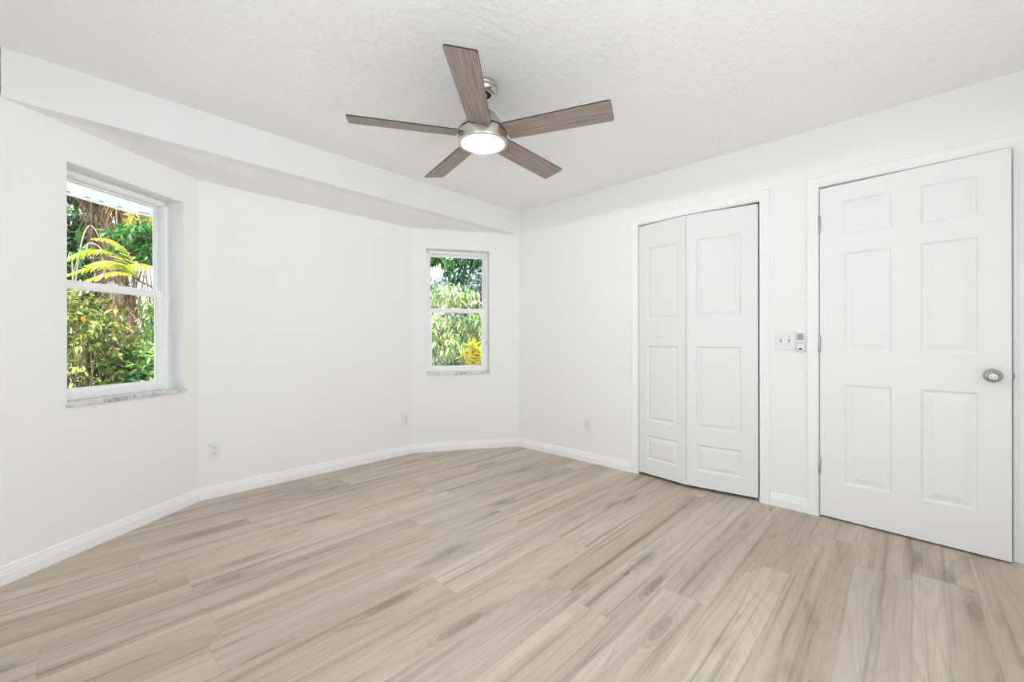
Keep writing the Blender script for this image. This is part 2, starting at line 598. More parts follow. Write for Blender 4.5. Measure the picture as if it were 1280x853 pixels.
shell('wall_closet', CLOSET[0] - 0.2, CLOSET[1] + 0.1, 0.115, 0.70, 2.25, 'white inside of the closet behind the bifold doors')
shell('wall_hall', DOOR[0] - 0.1, DOOR[1] + 0.1, 0.115, 0.70, 2.25, 'white hall wall behind the six-panel door')

# ------------------------------------------------------------------ baseboards and casings
BB = [(0, 0), (0.0145, 0), (0.0145, 0.048), (0.0115, 0.053), (0.0115, 0.060), (0.0085, 0.066), (0.0075, 0.076), (0.0035, 0.084), (0, 0.086)]


def rw_pt(s): return (X_R, Y_H - s)


tag(sweep('baseboard_bay', [(X_L, Y_H), L0, L1, R1, C0, rw_pt(1.276)], BB, M_TRIM), 'white profiled baseboard around the bay up to the closet', 'baseboard', kind='structure')
tag(sweep('baseboard_right', [rw_pt(2.280), rw_pt(2.487)], BB, M_TRIM), 'short white baseboard between closet and six-panel door', 'baseboard', kind='structure')
tag(sweep('baseboard_left', [(X_L, Y_B), (X_L, Y_H)], BB, M_TRIM), 'white baseboard along the left wall', 'baseboard', kind='structure')

CS = [(0, 0), (0.011, 0), (0.0145, 0.005), (0.013, 0.012), (0.013, 0.018), (0.016, 0.024), (0.018, 0.045), (0.018, 0.056), (0.015, 0.060), (0, 0.060)]


def casing(name, op, label):
    path = [(op[0], 0.0), (op[0], op[3]), (op[1], op[3]), (op[1], 0.0)]
    o = sweep(name, path, CS, M_TRIM, up='w')
    o.location = rw_loc; o.rotation_euler = (0, 0, rw_rz)
    return tag(o, label, 'door casing', kind='structure')


casing('trim_1', (CLOSET[0] - 0.001, CLOSET[1] + 0.001, 0, CLOSET[3] + 0.004), 'white moulded casing around the closet opening')
casing('trim_2', (DOOR[0] - 0.001, DOOR[1] + 0.001, 0, DOOR[3] + 0.003), 'white moulded casing around the six-panel door')

# ------------------------------------------------------------------ doors


def add_panel_slab(bm, w, z0, z1, th, panels, insets):
    """slab with its room face at y=0 (facing -y), x 0..w; panels (x0,x1,za,zb) are moulded in on both faces."""
    xs = sorted({0.0, w, *[p[0] for p in panels], *[p[1] for p in panels]})
    zs = sorted({z0, z1, *[p[2] for p in panels], *[p[3] for p in panels]})
    for side in (0, 1):
        Y = lambda dep: dep if side == 0 else th - dep
        for i in range(len(xs) - 1):
            for j in range(len(zs) - 1):
                cx, cz = (xs[i] + xs[i + 1]) / 2, (zs[j] + zs[j + 1]) / 2
                if any(p[0] < cx < p[1] and p[2] < cz < p[3] for p in panels): continue
                bm.faces.new([bm.verts.new(q) for q in ((xs[i], Y(0), zs[j]), (xs[i + 1], Y(0), zs[j]), (xs[i + 1], Y(0), zs[j + 1]), (xs[i], Y(0), zs[j + 1]))])
        for (a, b_, c, d) in panels:
            loops = []
            for ins, dep in insets:
                loops.append([(a + ins, Y(dep), c + ins), (b_ - ins, Y(dep), c + ins), (b_ - ins, Y(dep), d - ins), (a + ins, Y(dep), d - ins)])
            for A, B in zip(loops, loops[1:]):
                for k in range(4):
                    k2 = (k + 1) % 4
                    bm.faces.new([bm.verts.new(q) for q in (A[k], A[k2], B[k2], B[k])])
            bm.faces.new([bm.verts.new(q) for q in loops[-1]])
    for (p, q) in (((0, z0), (w, z0)), ((w, z0), (w, z1)), ((w, z1), (0, z1)), ((0, z1), (0, z0))):
        bm.faces.new([bm.verts.new(v) for v in ((p[0], 0, p[1]), (q[0], 0, q[1]), (q[0], th, q[1]), (p[0], th, p[1]))])
    bmesh.ops.remove_doubles(bm, verts=bm.verts, dist=1e-5)


INS = [(0, 0), (0.003, 0.005), (0.009, 0.0120), (0.016, 0.0130), (0.046, 0.0040), (0.050, 0.0030)]
# six-panel door, standing slightly ajar
ang = math.radians(4.2)
door = empty('door_1', (X_R - 0.004, Y_H - DOOR[0] - 0.004, 0.0), rw_rz - ang)
tag(door, 'white six-panel door with a satin knob, standing slightly ajar', 'door', kind='structure')
DW = 0.773
bm = bmesh.new()
pans = []
for (a, b_) in ((0.122, 0.334), (0.453, 0.662)):
    pans += [(a, b_, 0.226, 0.828), (a, b_, 1.022, 1.622), (a, b_, 1.735, 1.934)]
add_panel_slab(bm, DW, 0.010, 2.037, 0.035, pans, INS)
bmobj('door_slab', bm, M_DOOR, door)
for zc in (1.820, 1.073, 0.318):
    bm = bmesh.new()
    add_lathe(bm, [(0.0, -0.051), (0.0045, -0.051), (0.0065, -0.047), (0.0065, 0.047), (0.0045, 0.051), (0.0, 0.051)], 16, org=(-0.002, -0.0065, zc))
    for q in (-0.017, 0.017):
        add_lathe(bm, [(0.0068, q - 0.0006), (0.0071, q), (0.0068, q + 0.0006)], 16, org=(-0.002, -0.0065, zc), cap=False)
    add_box(bm, -0.001, 0.002, -0.004, 0.030, zc - 0.046, zc + 0.046)
    bmobj('hinge', bm, M_CHROME, door, auto=35)
bm = bmesh.new()
kx, kz = 0.712, 0.918
add_lathe(bm, [(0.0, 0.0), (0.0335, 0.0), (0.0335, 0.003), (0.030, 0.008), (0.016, 0.010), (0.0125, 0.014), (0.0125, 0.026), (0.018, 0.030), (0.0255, 0.036), (0.0285, 0.045), (0.0275, 0.053), (0.023, 0.058), (0.019, 0.0595), (0.017, 0.0575), (0.012, 0.0570), (0.010, 0.0575), (0.0, 0.0575)], 48, 'y', (kx, 0, kz))
knob = bmobj('door_knob', bm, M_CHROME, door, auto=50)
bm = bmesh.new()
add_lathe(bm, [(0.0, 0.057), (0.0085, 0.057), (0.0085, 0.061), (0.007, 0.063), (0.0, 0.063)], 24, 'y', (kx, 0, kz))
add_box(bm, kx - 0.0065, kx + 0.0065, -0.0685, -0.062, kz - 0.0015, kz + 0.0015)
bmobj('lock_button', bm, M_CHROME, knob, auto=40)
bm = bmesh.new()
add_box(bm, DW - 0.001, DW + 0.0012, 0.005, 0.030, kz - 0.028, kz + 0.028)
add_box(bm, DW, DW + 0.010, 0.012, 0.025, kz - 0.012, kz + 0.012, 0.002)
bmobj('latch_bolt', bm, M_LATCH, door)

# jamb lining and stop of that doorway
bm = bmesh.new()
for (a, b_, c, d) in ((DOOR[0] - 0.002, DOOR[0] + 0.001, 0, DOOR[3]), (DOOR[1] - 0.001, DOOR[1] + 0.002, 0, DOOR[3]), (DOOR[0], DOOR[1], DOOR[3] - 0.001, DOOR[3] + 0.002)):
    add_box(bm, a, b_, 0.0, 0.115, c, d)
for (a, b_, c, d) in ((DOOR[0], DOOR[0] + 0.010, 0, DOOR[3]), (DOOR[1] - 0.010, DOOR[1], 0, DOOR[3]), (DOOR[0], DOOR[1], DOOR[3] - 0.010, DOOR[3])):
    add_box(bm, a, b_, 0.045, 0.080, c, d)
o = bmobj('trim_3', bm, M_TRIM)
o.location = rw_loc; o.rotation_euler = (0, 0, rw_rz)
tag(o, 'white jamb and stop lining the six-panel doorway', 'door jamb', kind='structure')

# bifold closet door: two moulded leaves, folded a little towards the room
SM, PROT = 1.7490, 0.062
closet = empty('door_2', rw_loc, rw_rz)
tag(closet, 'white two-leaf bifold closet door with small round pull, folded slightly outward', 'closet door', kind='structure')
INS2 = [(0, 0), (0.003, 0.005), (0.008, 0.0105), (0.014, 0.0115), (0.036, 0.0035), (0.040, 0.0025)]


def leaf(p, q, zt, zb, gap):
    d = Vector((q[0] - p[0], q[1] - p[1])); w = d.length - gap
    bm = bmesh.new()
    x0, x1 = 0.072, min(w - 0.066, 0.36)
    add_panel_slab(bm, w, zb, zt, 0.032, [(x0, x1, 0.138, 0.330), (x0, x1, 0.450, 1.050), (x0, x1, 1.262, 1.838)], INS2)
    o = bmobj('door_leaf', bm, M_DOOR_DIM, closet)
    o.location = (p[0], p[1], 0); o.rotation_euler = (0, 0, math.atan2(d.y, d.x))
    return o


lf = leaf((1.3405, 0.002), (SM, -PROT), 2.028, 0.020, 0.005)
rf = leaf((SM, -PROT), (2.2075, 0.002), 2.026, 0.021, 0.0)
bm = bmesh.new()
add_lathe(bm, [(0.0, 0.0), (0.0085, 0.0), (0.0075, 0.008), (0.009, 0.013), (0.0145, 0.018), (0.0155, 0.023), (0.0125, 0.0275), (0.0, 0.029)], 32, 'y', (0.197, 0, 1.135))
bmobj('pull_knob', bm, M_DOOR_DIM, lf, auto=50)
bm = bmesh.new()
add_box(bm, 2.172, 2.217, -0.012, 0.030, 0.0005, 0.006, 0.001)
add_box(bm, 2.2105, 2.217, -0.010, 0.028, 0.0005, 0.030, 0.001)
add_lathe(bm, [(0.005, 0.005), (0.005, 0.022)], 12, org=(2.190, 0.012, 0))
bmobj('pivot_bracket', bm, M_TRACK, closet)
box('top_track', CLOSET[0] + 0.002, CLOSET[1] - 0.002, 0.022, 0.050, 2.0335, 2.039, M_TRACK_SHADE, closet)  # track coloured near-black to stand in for shade above the leaves

# ------------------------------------------------------------------ windows


def window(name, P, Q, op, label, rec):
    loc, rz, L = frame_of(P, Q)
    w = tag(empty(name, loc, rz), label, 'window', kind='structure')
    a, b_, c, d = op
    zs0 = c + 0.022                       # top of the marble sill
    y0, y1 = rec, rec + 0.070             # master frame
    fw = 0.026
    bm = bmesh.new()
    add_box(bm, a, a + fw, y0, y1, zs0, d, 0.002)
    add_box(bm, b_ - fw, b_, y0, y1, zs0, d, 0.002)
    add_box(bm, a, b_, y0, y1, d - fw, d, 0.002)
    add_box(bm, a, b_, y0 - 0.004, y1, zs0, zs0 + 0.040, 0.002)
    # step of the frame and stop beads
    add_box(bm, a + fw, a + fw + 0.006, y0 + 0.010, y1, zs0, d, 0.001)
    add_box(bm, b_ - fw - 0.006, b_ - fw, y0 + 0.010, y1, zs0, d, 0.001)
    add_box(bm, a + fw, b_ - fw, y0 + 0.010, y1, d - fw - 0.006, d - fw, 0.001)
    bmobj('window_frame', bm, M_VINYL, w, auto=22)
    zm = 1.405
    ia, ib = a + fw + 0.006, b_ - fw - 0.006

    def sash(nm, ya, yb, z0, z1, rail_b, rail_t, stile):
        bm = bmesh.new()
        add_box(bm, ia, ia + stile, ya, yb, z0, z1, 0.0025)
        add_box(bm, ib - stile, ib, ya, yb, z0, z1, 0.0025)
        add_box(bm, ia + stile - 0.001, ib - stile + 0.001, ya, yb, z0, z0 + rail_b, 0.0025)
        add_box(bm, ia + stile - 0.001, ib - stile + 0.001, ya, yb, z1 - rail_t, z1, 0.0025)
        s = bmobj(nm, bm, M_VINYL, w, auto=22)
        ym = (ya + yb) / 2
        box('pane', ia + stile - 0.004, ib - stile + 0.004, ym - 0.002, ym + 0.002, z0 + rail_b - 0.004, z1 - rail_t + 0.004, M_GLASS, s)
        return s
    sash('upper_sash', y0 + 0.042, y0 + 0.064, zm - 0.022, d - fw - 0.004, 0.030, 0.014, 0.016)
    lo = sash('lower_sash', y0 + 0.012, y0 + 0.036, zs0 + 0.030, zm + 0.022, 0.030, 0.046, 0.030)
    # sash lock on the meeting rail
    xm = (a + b_) / 2
    bm = bmesh.new()
    add_box(bm, xm - 0.028, xm + 0.028, y0 + 0.010, y0 + 0.030, zm + 0.022, zm + 0.027, 0.001)
    add_lathe(bm, [(0.008, 0.027), (0.008, 0.033), (0.0, 0.034)], 16, org=(xm, y0 + 0.020, zm))
    add_box(bm, xm - 0.002, xm + 0.020, y0 + 0.009, y0 + 0.016, zm + 0.027, zm + 0.032, 0.001)
    lk = bmobj('sash_lock', bm, M_VINYL, lo, auto=22)
    box('catch', xm - 0.007, xm + 0.007, y0 + 0.0105, y0 + 0.013, zm + 0.010, zm + 0.016, M_SLOT, lk) if False else None
    return w, (a, b_, c, d, y0, zs0)


def sill(name_parent, geo, over):
    a, b_, c, d, y0, zs0 = geo
    bm = bmesh.new()
    add_box(bm, a - 0.006, b_ + 0.006, -over, 0.0005, c, zs0, 0.003)
    add_box(bm, a + 0.001, b_ - 0.001, 0.0, y0 + 0.072, c + 0.001, zs0, 0.0)
    bmobj('window_sill', bm, M_MARBLE, name_parent, auto=22)


w1, g1 = window('window_1', L0, L1, WIN_L, 'left single-hung white window with the wide white reveal, looking onto a palm trunk', 0.122)
sill(w1, g1, 0.014)
a, b_, c, d, y0, zs0 = g1
bm = bmesh.new()
add_box(bm, b_ - 0.041, b_ - 0.027, y0 + 0.001, y0 + 0.030, d - 0.115, d - 0.036, 0.002)
bmobj('sash_stop', bm, M_PLAST, w1, auto=22)
w2, g2 = window('window_2', R1, C0, WIN_R, 'small far single-hung white window with yellow croton outside', 0.105)
sill(w2, g2, 0.014)
a, b_, c, d, y0, zs0 = g2
bm = bmesh.new()
add_box(bm, b_ - 0.026, b_ - 0.004, y0 - 0.016, y0 + 0.004, 1.055, 1.095, 0.004)
bmobj('vent_latch', bm, M_PLAST, w2, auto=22)

# ------------------------------------------------------------------ ceiling fan
FX, FY = 1.489, 1.621
fan = tag(empty('ceiling_fan', (FX, FY, Z_C)), 'five-blade ceiling fan in brushed nickel with lit round light', 'ceiling fan')
z = lambda h: h - Z_C
bm = bmesh.new()
add_lathe(bm, [(0.0, 0.0), (0.076, 0.0), (0.077, -0.004), (0.077, -0.014), (0.0745, -0.017), (0.0745, -0.019), (0.076, -0.022), (0.074, -0.034), (0.066, -0.045), (0.056, -0.050), (0.044, -0.050), (0.044, -0.040), (0.0, -0.040)], 64)
can = bmobj('canopy', bm, M_NICKEL, fan, auto=40)
bm = bmesh.new()
add_lathe(bm, [(0.0, -0.0402), (0.0438, -0.0402), (0.0438, -0.0440), (0.0, -0.0440)], 48)
bmobj('canopy_recess_shade', bm, M_DARK, can, auto=30)  # dark disc painting the shade inside the canopy recess
bm = bmesh.new()
add_lathe(bm, [(0.0, -0.030), (0.012, -0.032), (0.024, -0.045), (0.022, -0.056), (0.0125, -0.066), (0.0125, z(2.292)), (0.017, z(2.291)), (0.022, z(2.284)), (0.022, z(2.270)), (0.0, z(2.270))], 32)
bmobj('downrod', bm, M_NICKEL, fan, auto=40)
bm = bmesh.new()
add_lathe(bm, [(0.0, z(2.272)), (0.060, z(2.272)), (0.0665, z(2.268)), (0.1265, z(2.186)), (0.1278, z(2.182)), (0.124, z(2.180)), (0.0, z(2.180))], 72)
bmobj('motor_cover', bm, M_NICKEL, fan, auto=30)
bm = bmesh.new()
add_lathe(bm, [(0.0, z(2.1805)), (0.122, z(2.1805)), (0.122, z(2.1740)), (0.0, z(2.1740))], 72)
bmobj('housing_gap_shade', bm, M_DARK, fan, auto=30)  # solid dark ring standing in for the shaded groove
bm = bmesh.new()
add_lathe(bm, [(0.0, z(2.1745)), (0.127, z(2.1745)), (0.1295, z(2.1720)), (0.1295, z(2.124)), (0.1275, z(2.1185)), (0.1130, z(2.1175)), (0.1115, z(2.122)), (0.0, z(2.124))], 96)
bmobj('motor_housing', bm, M_NICKEL, fan, auto=30)
bm = bmesh.new()
add_lathe(bm, [(0.0, z(2.1235)), (0.1105, z(2.1235)), (0.1108, z(2.1200)), (0.1060, z(2.1186)), (0.08, z(2.1180)), (0.0, z(2.1178))], 96)
bmobj('light_diffuser', bm, M_LAMP, fan, auto=50)
fl = bpy.data.lights.new('fan_lamp', 'POINT')
fl.energy = 18.0
fl.color = (1.0, 0.98, 0.94)
fl.shadow_soft_size = 0.002
flo = bpy.data.objects.new('fan_lamp', fl)
COL.objects.link(flo)
flo.parent = fan
flo.location = (0, 0, z(2.1125))

RB0, RB1, BW, BT = 0.131, 0.662, 0.128, 0.0065


def make_blade():
    bm = bmesh.new()
    w0, w1_ = 0.118, 0.134
    out = []
    for (cx, cy, sx, sy) in ((RB1, -w1_ / 2, -1, 1), (RB1, w1_ / 2, -1, -1)):
        r = 0.012
        c = (cx + sx * r, cy + sy * r)
        rng = range(0, 91, 30)
        for k in rng:
            t = math.radians(k)
            if sy > 0: out.append((c[0] + r * math.sin(t), c[1] - r * math.cos(t)))
            else: out.append((c[0] + r * math.cos(t), c[1] + r * math.sin(t)))
    out = [(RB0, -w0 / 2)] + out + [(RB0, w0 / 2)]
    n = len(out)
    lo = [bm.verts.new((x, y, -BT / 2)) for x, y in out]
    hi = [bm.verts.new((x, y, BT / 2)) for x, y in out]
    bm.faces.new(lo[::-1]).material_index = 0
    bm.faces.new(hi).material_index = 1
    for i in range(n):
        bm.faces.new((lo[i], lo[(i + 1) % n], hi[(i + 1) % n], hi[i])).material_index = 1
    return bm


pitch = math.radians(-12.5)
proto_b = bmobj('blade', make_blade(), [M_BLADE, M_EDGE], fan)
bm = bmesh.new()
add_box(bm, 0.085, 0.165, -0.030, 0.030, 0.0034, 0.0075, 0.001)
for (sx, sy) in ((0.135, -0.02), (0.135, 0.02), (0.155, 0.0)):
    add_lathe(bm, [(0.0045, 0.0075), (0.0045, 0.0095), (0.0, 0.0105)], 12, org=(sx, sy, 0))
proto_k = bmobj('blade_bracket', bm, M_NICKEL, proto_b)
for i in range(5):
    bl = proto_b if i == 0 else copy_tree(proto_b, fan)
    az = math.radians(4.2 + 72 * i)
    bl.matrix_local = Matrix.Translation((0, 0, z(2.163))) @ Matrix.Rotation(az, 4, 'Z') @ Matrix.Rotation(pitch, 4, 'X')

# ------------------------------------------------------------------ outlets, switch plate, remote


def on_wall(P, Q, s, zc, name):
    loc, rz, L = frame_of(P, Q)
    c, sn = math.cos(rz), math.sin(rz)
    return empty(name, (P[0] + c * s, P[1] + sn * s, zc), rz)


out_label = ['white duplex outlet on the bay wall under the left window side', 'white duplex outlet low on the bay wall beside the small far window', 'white duplex outlet on the right wall left of the closet']


def add_screw(bm, x, zc, y):
    add_lathe(bm, [(0.0032, 0.0), (0.0030, 0.0010), (0.0, 0.0014)], 12, 'y', (x, y, zc))


def make_outlet():
    o = on_wall(L1, R1, 0.092, 0.328, 'wall_outlet')
    bm = bmesh.new()
    add_box(bm, -0.037, 0.037, -0.0055, -0.0002, -0.0605, 0.0605, 0.0025)
    bmobj('cover_plate', bm, M_PLAST2, o, auto=22)
    for zc in (0.0195, -0.0195):
        bm = bmesh.new()
        vs = []
        for k in range(28):
            t = 2 * math.pi * k / 28
            vs.append((max(-0.0165, min(0.0165, 0.0185 * math.cos(t))), 0.0145 * math.sin(t) * 1.02))
        lo = [bm.verts.new((x, -0.0050, zc + q)) for x, q in vs]
        hi = [bm.verts.new((x * 0.96, -0.0078, zc + q * 0.96)) for x, q in vs]
        bm.faces.new(hi)
        for k in range(28): bm.faces.new((lo[k], lo[(k + 1) % 28], hi[(k + 1) % 28], hi[k]))
        r_ = bmobj('receptacle', bm, M_PLAST, o)
        bm = bmesh.new()
        add_box(bm, -0.0085, -0.0055, -0.0082, -0.0070, zc - 0.001, zc + 0.008)
        add_box(bm, 0.0055, 0.0085, -0.0082, -0.0070, zc - 0.001, zc + 0.007)
        add_lathe(bm, [(0.0028, 0.0070), (0.0028, 0.0082)], 12, 'y', (0, 0, zc - 0.0075))
        bmobj('slots', bm, M_SLOT, r_)
    bm = bmesh.new(); add_screw(bm, 0, 0, -0.0055)
    bmobj('screw', bm, M_PLAST, o)
    return o


out0 = make_outlet()
tag(out0, 'white duplex outlet low on the bay wall, nearest the left window', 'outlet', 'duplex wall outlets')
o1 = copy_tree(out0)
loc, rz, L = frame_of(L1, R1)
o1.location = (L1[0] + 1.623, L1[1], 0.337)
tag(o1, 'white duplex outlet low on the bay wall, beside the small far window', 'outlet', 'duplex wall outlets')
o2 = copy_tree(out0)
o2.location = (X_R, Y_H - 0.841, 0.331); o2.rotation_euler = (0, 0, rw_rz)
tag(o2, 'white duplex outlet on the right wall, left of the closet', 'outlet', 'duplex wall outlets')

sw = on_wall(C0, (X_R, Y_B), 2.365, 1.093, 'light_switch')
tag(sw, 'white double switch plate between closet and six-panel door', 'light switch')
bm = bmesh.new()
add_box(bm, -0.058, 0.058, -0.0055, -0.0002, -0.0575, 0.0575, 0.0025)
bmobj('cover_plate', bm, M_PLAST2, sw, auto=22)
for sx in (-0.023, 0.023):
    bm = bmesh.new()
    add_box(bm, sx - 0.0055, sx + 0.0055, -0.0065, -0.005, -0.0125, 0.0125)
    vs = [bm.verts.new(p) for p in ((sx - 0.004, -0.005, -0.006), (sx + 0.004, -0.005, -0.006), (sx + 0.004, -0.005, 0.008), (sx - 0.004, -0.005, 0.008),
                                    (sx - 0.0035, -0.015, 0.004), (sx + 0.0035, -0.015, 0.004), (sx + 0.0035, -0.0135, 0.010), (sx - 0.0035, -0.0135, 0.010))]
    for q in ((0, 1, 5, 4), (1, 2, 6, 5), (2, 3, 7, 6), (3, 0, 4, 7), (4, 5, 6, 7)): bm.faces.new([vs[i] for i in q])
    bmobj('toggle', bm, M_GREY, sw)
    for zc in (0.030, -0.030):
        bm = bmesh.new(); add_screw(bm, sx, zc, -0.0055)
        bmobj('screw', bm, M_SLOT if (sx > 0 and zc > 0) else M_PLAST, sw)

rm = on_wall(C0, (X_R, Y_B), 2.4515, 1.085, 'fan_remote')
tag(rm, 'slim white fan remote with grey screen in its holder beside the switch plate', 'remote control')
bm = bmesh.new()
add_box(bm, -0.024, 0.024, -0.007, -0.0002, -0.060, 0.040, 0.002)
add_box(bm, -0.024, -0.021, -0.019, -0.0002, -0.060, -0.020, 0.001)
add_box(bm, 0.021, 0.024, -0.019, -0.0002, -0.060, -0.020, 0.001)
add_box(bm, -0.024, 0.024, -0.019, -0.0002, -0.060, -0.055, 0.001)
bmobj('holder', bm, M_PLAST2, rm, auto=22)
bm = bmesh.new()
add_box(bm, -0.0205, 0.0205, -0.018, -0.0072, -0.0545, 0.060, 0.003)
body = bmobj('remote_body', bm, M_PLAST, rm, auto=22)
box('screen', -0.0165, 0.0165, -0.0190, -0.0175, 0.012, 0.053, M_SCREEN, body, 0.0006)
box('button_strip', -0.0165, 0.0165, -0.0188, -0.0175, -0.010, -0.002, M_GREY, body, 0.0006)
bm = bmesh.new()
add_lathe(bm, [(0.0, 0.0175), (0.0075, 0.0175), (0.0075, 0.0190), (0.006, 0.0196), (0.0, 0.0198)], 24, 'y', (0, 0, 0))
for v in bm.verts: v.co.x *= 1.45; v.co.z = v.co.z * 0.75 - 0.0475 + 0.0025
bmobj('power_button', bm, M_DARK, body, auto=40)

# ------------------------------------------------------------------ eaves and roof outside
EV = [(-3.0, Y_H), L0, L1, R1, C0, (7.0, Y_H)]
inner, outer = offset_line(EV, 0.195), offset_line(EV, 0.83)
n = len(EV)
ZE = 2.10
vs = [(*p, ZE) for p in inner] + [(*p, ZE) for p in outer] + [(*p, ZE + 0.02) for p in inner] + [(*p, ZE + 0.02) for p in outer]
fs = []
for i in range(n - 1):
    fs += [(i, i + 1, n + i + 1, n + i), (2 * n + i, 3 * n + i, 3 * n + i + 1, 2 * n + i + 1), (n + i, n + i + 1, 3 * n + i + 1, 3 * n + i), (i, 2 * n + i, 2 * n + i + 1, i + 1)]
tag(pyobj('trim_4', vs, fs, M_SOFFIT), 'pale vented eave soffit outside above the windows', 'eave soffit', kind='structure')
# dark vent holes along the soffit edge
vline = offset_line(EV, 0.800)
bm = bmesh.new()
for i in range(1, n - 2):
    A, B = Vector(vline[i]), Vector(vline[i + 1]); d_ = (B - A).normalized(); nn = Vector((-d_.y, d_.x)); Ls = (B - A).length
    k = 0.05
    while k < Ls - 0.05:
        c0 = A + d_ * k
        w_ = 0.012 if R.random() < 0.7 else 0.03
        pts = [c0 - d_ * w_, c0 + d_ * w_, c0 + d_ * w_ + nn * 0.014, c0 - d_ * w_ + nn * 0.014]
        lo_ = [bm.verts.new((p.x, p.y, ZE - 0.002)) for p in pts]; hi_ = [bm.verts.new((p.x, p.y, ZE + 0.001)) for p in pts]
        bm.faces.new(lo_)
        for q in range(4): bm.faces.new((lo_[q], lo_[(q + 1) % 4], hi_[(q + 1) % 4], hi_[q]))
        k += R.uniform(0.07, 0.13)
tag(bmobj('trim_5', bm, M_DARK), 'dark vent slots along the eave soffit edge', 'soffit vent', kind='structure')
fo, fi = offset_line(EV, 0.85), offset_line(EV, 0.828)
vs = [(*p, ZE - 0.012) for p in fi] + [(*p, ZE - 0.012) for p in fo] + [(*p, ZE + 0.16) for p in fi] + [(*p, ZE + 0.16) for p in fo]
tag(pyobj('trim_6', vs, fs, M_FASCIA), 'thin white fascia board along the eave edge', 'fascia', kind='structure')
ro = offset_line(EV, 0.88)[1:]  # unseen roof that blocks the sun, overhang shaped for light at the openings
loop = [(*p, ZE + 0.165) for p in ro] + [(7.0, -1.6, ZE + 0.165), (-1.6, -1.6, ZE + 0.165), (-1.6, Y_H + 0.6, ZE + 0.165)]
vs = loop + [(1.6, 0.6, 4.2)]
m_ = len(loop)
fs2 = [(i, (i + 1) % m_, m_) for i in range(m_)]
tag(pyobj('roof', vs, fs2, M_ROOF), 'unseen grey shingle hip roof, added to keep the sun out of the room', 'roof', kind='structure')
tag(prism('ground', [(-25, 3.0), (30, 3.0), (30, 40), (-25, 40)], -0.40, -0.30, M_GROUND), 'garden ground outside the windows, made pale to bounce light', 'ground', kind='structure')

# ------------------------------------------------------------------ plants outside


class Leaves:
    def __init__(self):
        self.P, self.D, self.N, self.L, self.W, self.C, self.B = [], [], [], [], [], [], []

    def add(self, p, d, up, ln, wd_, col, bend=0.25):
        self.P.append(tuple(p)); self.D.append(tuple(d)); self.N.append(tuple(up)); self.L.append(ln); self.W.append(wd_); self.C.append(col); self.B.append(bend)

    def build(self, name, parent, org=(0, 0, 0)):
        P, D, N = np.array(self.P) - np.array(org), np.array(self.D), np.array(self.N)
        Ln, W, Cc, B = np.array(self.L)[:, None], np.array(self.W)[:, None], np.array(self.C), np.array(self.B)[:, None]
        D /= np.linalg.norm(D, axis=1, keepdims=True) + 1e-9
        Sd = np.cross(D, N); Sd /= np.linalg.norm(Sd, axis=1, keepdims=True) + 1e-9
        Nn = np.cross(Sd, D)
        k = len(P)
        V = np.zeros((k, 8, 3))
        tmpl = [(0, 0, 0), (0.28, 0.42, 0.10), (0.28, 0, 0), (0.28, -0.42, 0.10), (0.66, 0.40, 0.08), (0.66, 0, 0), (0.66, -0.40, 0.08), (1, 0, 0)]
        for i, (t, s, f) in enumerate(tmpl):
            V[:, i] = P + D * (Ln * t) + Sd * (W * s) + Nn * (W * f * 1.6 - B * Ln * t * t)
        F3 = np.array([(0, 2, 1), (0, 3, 2), (4, 5, 7), (5, 6, 7)]); F4 = np.array([(1, 2, 5, 4), (2, 3, 6, 5)])
        base = (np.arange(k) * 8)[:, None, None]
        t3 = (F3[None] + base).reshape(-1); t4 = (F4[None] + base).reshape(-1)
        loops = np.concatenate([t3, t4]).astype(np.int32)
        tot = np.concatenate([np.full(k * 4, 3), np.full(k * 2, 4)]).astype(np.int32)
        st = np.concatenate([[0], np.cumsum(tot)[:-1]]).astype(np.int32)
        me = bpy.data.meshes.new(name)
        me.vertices.add(k * 8); me.vertices.foreach_set('co', V.reshape(-1).astype(np.float32))
        me.loops.add(len(loops)); me.loops.foreach_set('vertex_index', loops)
        me.polygons.add(len(tot)); me.polygons.foreach_set('loop_start', st)
        try: me.polygons.foreach_set('loop_total', tot)
        except Exception: pass
        me.update(calc_edges=True); me.validate()
        Cc = Cc * 0.80
        at_ = me.color_attributes.new('Col', 'FLOAT_COLOR', 'POINT')
        cc = np.ones((k, 8, 4), np.float32); cc[:, :, :3] = Cc[:, None, :]
        at_.data.foreach_set('color', cc.reshape(-1))
        return link(name, me, M_LEAF, parent)


def tubes(name, lines, mat, parent, seg=6, org=(0, 0, 0), rough=0.0):
    vs, fs = [], []
    for pts, rad in lines:
        b0 = len(vs)
        for i, p in enumerate(pts):
            p = Vector(p) - Vector(org)
            t = (Vector(pts[min(i + 1, len(pts) - 1)]) - Vector(pts[max(i - 1, 0)])).normalized()
            a_ = t.orthogonal().normalized(); c_ = t.cross(a_)
            # keep frames aligned
            if abs(t.z) > 0.3:
                a_ = Vector((1, 0, 0)); a_ = (a_ - t * a_.dot(t)).normalized(); c_ = t.cross(a_)
            r_ = rad[i] if isinstance(rad, (list, tuple)) else rad
            for k in range(seg):
                q = 2 * math.pi * k / seg
                rr = r_ * (1 + rough * R.uniform(-1, 1))
                vs.append(p + a_ * (rr * math.cos(q)) + c_ * (rr * math.sin(q)))
        for i in range(len(pts) - 1):
            for k in range(seg):
                k2 = (k + 1) % seg
                fs.append((b0 + i * seg + k, b0 + i * seg + k2, b0 + (i + 1) * seg + k2, b0 + (i + 1) * seg + k))
        fs.append(tuple(b0 + k for k in range(seg))[::-1]); fs.append(tuple(b0 + (len(pts) - 1) * seg + k for k in range(seg)))
    return pyobj(name, vs, fs, mat, parent, smooth=True, recalc=False)


def rv(s=1.0): return Vector((R.gauss(0, s), R.gauss(0, s), R.gauss(0, s)))


